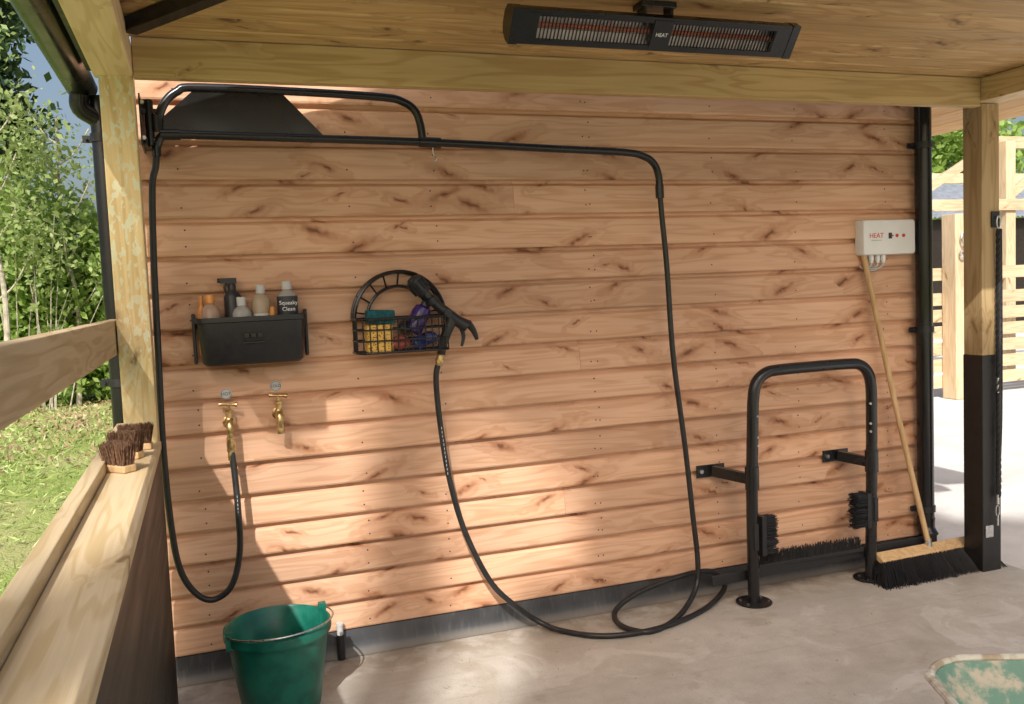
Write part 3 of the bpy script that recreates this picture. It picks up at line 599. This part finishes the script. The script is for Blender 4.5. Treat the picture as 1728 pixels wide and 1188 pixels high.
# ================================================================== BACKGROUND LEFT
e=E('laurel_hedge'); m=M()
for i in range(9): 
    xx=-5.5+i*.5; m.tube([(xx,12.5,-.1),(xx+.1,12.4,1.2),(xx-.1,12.5,2.6)],[.05,.04,.02],6,3)
m.obj('stems',m_bark,e,True)
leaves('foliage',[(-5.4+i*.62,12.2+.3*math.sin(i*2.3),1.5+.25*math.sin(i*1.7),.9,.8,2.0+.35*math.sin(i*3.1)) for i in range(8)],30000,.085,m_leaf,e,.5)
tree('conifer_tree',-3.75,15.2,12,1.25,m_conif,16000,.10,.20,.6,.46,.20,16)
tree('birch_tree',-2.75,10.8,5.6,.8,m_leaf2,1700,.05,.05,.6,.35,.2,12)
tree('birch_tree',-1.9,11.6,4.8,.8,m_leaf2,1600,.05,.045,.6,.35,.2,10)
e=E('bare_shrub'); m=M()
for i in range(12):
    a=random.random()*6.28; b=random.uniform(.2,.8); x0,y0=-2.3+random.uniform(-.4,.4),11.1; L=random.uniform(1.5,3.0)
    m.tube([(x0,y0,.0),(x0+math.cos(a)*b*.4,y0+math.sin(a)*b*.3,L*.55),(x0+math.cos(a)*b,y0+math.sin(a)*b*.7,L)],[.011,.008,.003],5,3)
m.obj('twigs',m_bark,e,True)
# ================================================================== BACKGROUND RIGHT
f=E('slatted_fence'); m=M()
for i,zz in enumerate((.12,.32,.52,.72,.92,1.12,1.42)): m.box(8.0,15,4.62,4.65,zz,zz+.15)
m.obj('boards',m_newx,f,bevel=.004)
m=M(); 
for xx in(8.42,10.3,12.3): m.box(xx,xx+.24,4.40,4.61,0,2.2)
m.box(7.98,8.06,4.5,4.6,0,1.7); m.obj('posts',m_newz,f,bevel=.008)
m=M(); m.tube([(8.50,4.37,1.98),(8.47,4.36,1.90),(8.50,4.36,1.83),(8.54,4.36,1.88),(8.53,4.37,1.96)],.012,8,4); m.tube([(8.50+.04*math.cos(a),4.37,1.72+.05*math.sin(a)) for a in [i*.785 for i in range(9)]],.012,8,2); m.obj('rings',m_steel,f,True)
f=E('timber_pergola'); m=M()
for xx,yy in((11.0,6.),(13.5,6.),(9.3,9.),(12.,9.)): m.box(xx,xx+.18,yy,yy+.18,0,3.35)
m.obj('posts',m_newz,f,bevel=.006)
m=M(); m.box(8.6,16,5.96,5.998,2.36,2.52); m.box(10.85,16,6.2,6.3,3.28,3.45); m.box(8.6,16,8.9,8.998,3.1,3.28); m.beam((9.5,6.1,2.60),(10.9,6.1,3.32),.07,.12); m.beam((11.2,6.1,2.60),(12.3,6.1,3.3),.07,.12); m.beam((9.6,9.1,2.2),(10.7,9.1,3.1),.07,.12)
m.obj('beams_and_braces',m_newx,f,bevel=.005)
s_=E('corrugated_shed'); m=M(); m.box(12.5,24,13,18,0,2.75); m.obj('walls',m_dark,s_)
m=M(); n=80
for i in range(n):
    x=12.2+i*.15; m.add([(x,12.7,2.75),(x+.075,12.7,2.79),(x+.075,16,4.0),(x,16,3.96)],[(0,1,2,3)],.5); m.add([(x+.075,12.7,2.79),(x+.15,12.7,2.75),(x+.15,16,3.96),(x+.075,16,4.0)],[(0,1,2,3)],.5)
m.obj('roof',m_corr,s_)
for i,(xx,yy,hh) in enumerate(((20,24,8),(24,25,9),(28,24,8.5))): tree('broadleaf_tree',xx,yy,hh,3.4,m_leaf,9000,.16,.2,.6,.45,.35,10)
# ================================================================== UNSEEN TREES ADDED BEHIND THE VIEWER (placed to cast shade on the wall)
sA,sB=.45,.95
e=E('added_shade_tree'); m=M(); m.tube([(-3.0,-14,-.1),(-3.1,-14,4),(-2.9,-14,8),(-3,-14,12)],[.30,.25,.2,.05],12,5)  # added unseen tree; dense crown keeps sun off the wall's right part
bl=[(-3.2,-14,11.4,1.45,1.2,3.8),(-3.75,-14,12.6,.95,1.0,2.6),(-3.75,-14,9.6,.95,1.0,2.8),(-2.3,-14,10.0,1.3,1.0,3.4)]
for b_ in bl: m.tube([(-3,-14,7),(b_[0],-14,b_[2]-.6)],[.12,.03],8,2)
m.obj('trunk',m_bark,e,True); leaves('crown',bl,17000,.17,m_dapple,e,.9)
e=E('added_shade_tree'); m=M(); m.tube([(-6.0,-14,-.1),(-5.8,-14,5),(-5.52,-14,10),(-5.50,-14,13),(-5.48,-14,16)],[.26,.22,.17,.16,.10],12,5)  # added unseen tree; trunk casts the vertical shade band, sparse crown the dapple
bl=[(-6.6,-14,12.9,.7,.6,1.3),(-6.9,-14,11.2,.9,.7,1.2),(-5.4,-14,14.9,1.1,.6,.8),(-5.1,-14,10.8,.5,.5,.6)]
for b_ in bl: m.tube([(-5.6,-14,9),(b_[0],-14,b_[2])],[.06,.015],8,2)
m.obj('trunk',m_bark,e,True); leaves('crown',bl,1000,.10,m_dapple,e,.7,clump=.16)
# ================================================================== LIGHT
sd=V((-sA,-1,sB)).normalized()
L=bpy.data.lights.new('sun','SUN'); L.energy=4.9; L.angle=math.radians(.6); L.color=(1,.965,.915); o=bpy.data.objects.new('sun',L); scene.collection.objects.link(o); o.rotation_euler=sd.to_track_quat('Z','Y').to_euler()
w=bpy.data.worlds.new('World'); scene.world=w; w.use_nodes=True; nt=w.node_tree; s=nt.nodes.new('ShaderNodeTexSky'); s.sky_type='NISHITA'; s.sun_disc=False; s.sun_elevation=math.asin(sd.z); s.sun_rotation=math.atan2(sd.x,sd.y)%(2*math.pi); s.air_density=1.1; s.dust_density=6.0; s.ozone_density=.6
bg=nt.nodes['Background']; bg.inputs[1].default_value=.15; nt.links.new(s.outputs[0],bg.inputs[0])
# ================================================================== CAMERA
r=V((0.94280771,-0.3306971,-0.04186954));u=V((0.06320795,0.05403257,0.99653662));f=V((0.32728945,0.94218889,-0.07184501))
cd=bpy.data.cameras.new('camera'); cam=bpy.data.objects.new('camera',cd); scene.collection.objects.link(cam); scene.camera=cam
cd.sensor_width=36; cd.lens=1501.64/1728*36; cd.clip_start=.05; cd.clip_end=800
mt=Matrix((( r.x,u.x,-f.x,0),(r.y,u.y,-f.y,-3.8),(r.z,u.z,-f.z,1.55),(0,0,0,1))); cam.matrix_world=mt
scene.view_settings.view_transform='Standard'; scene.view_settings.look='None'; scene.view_settings.exposure=0
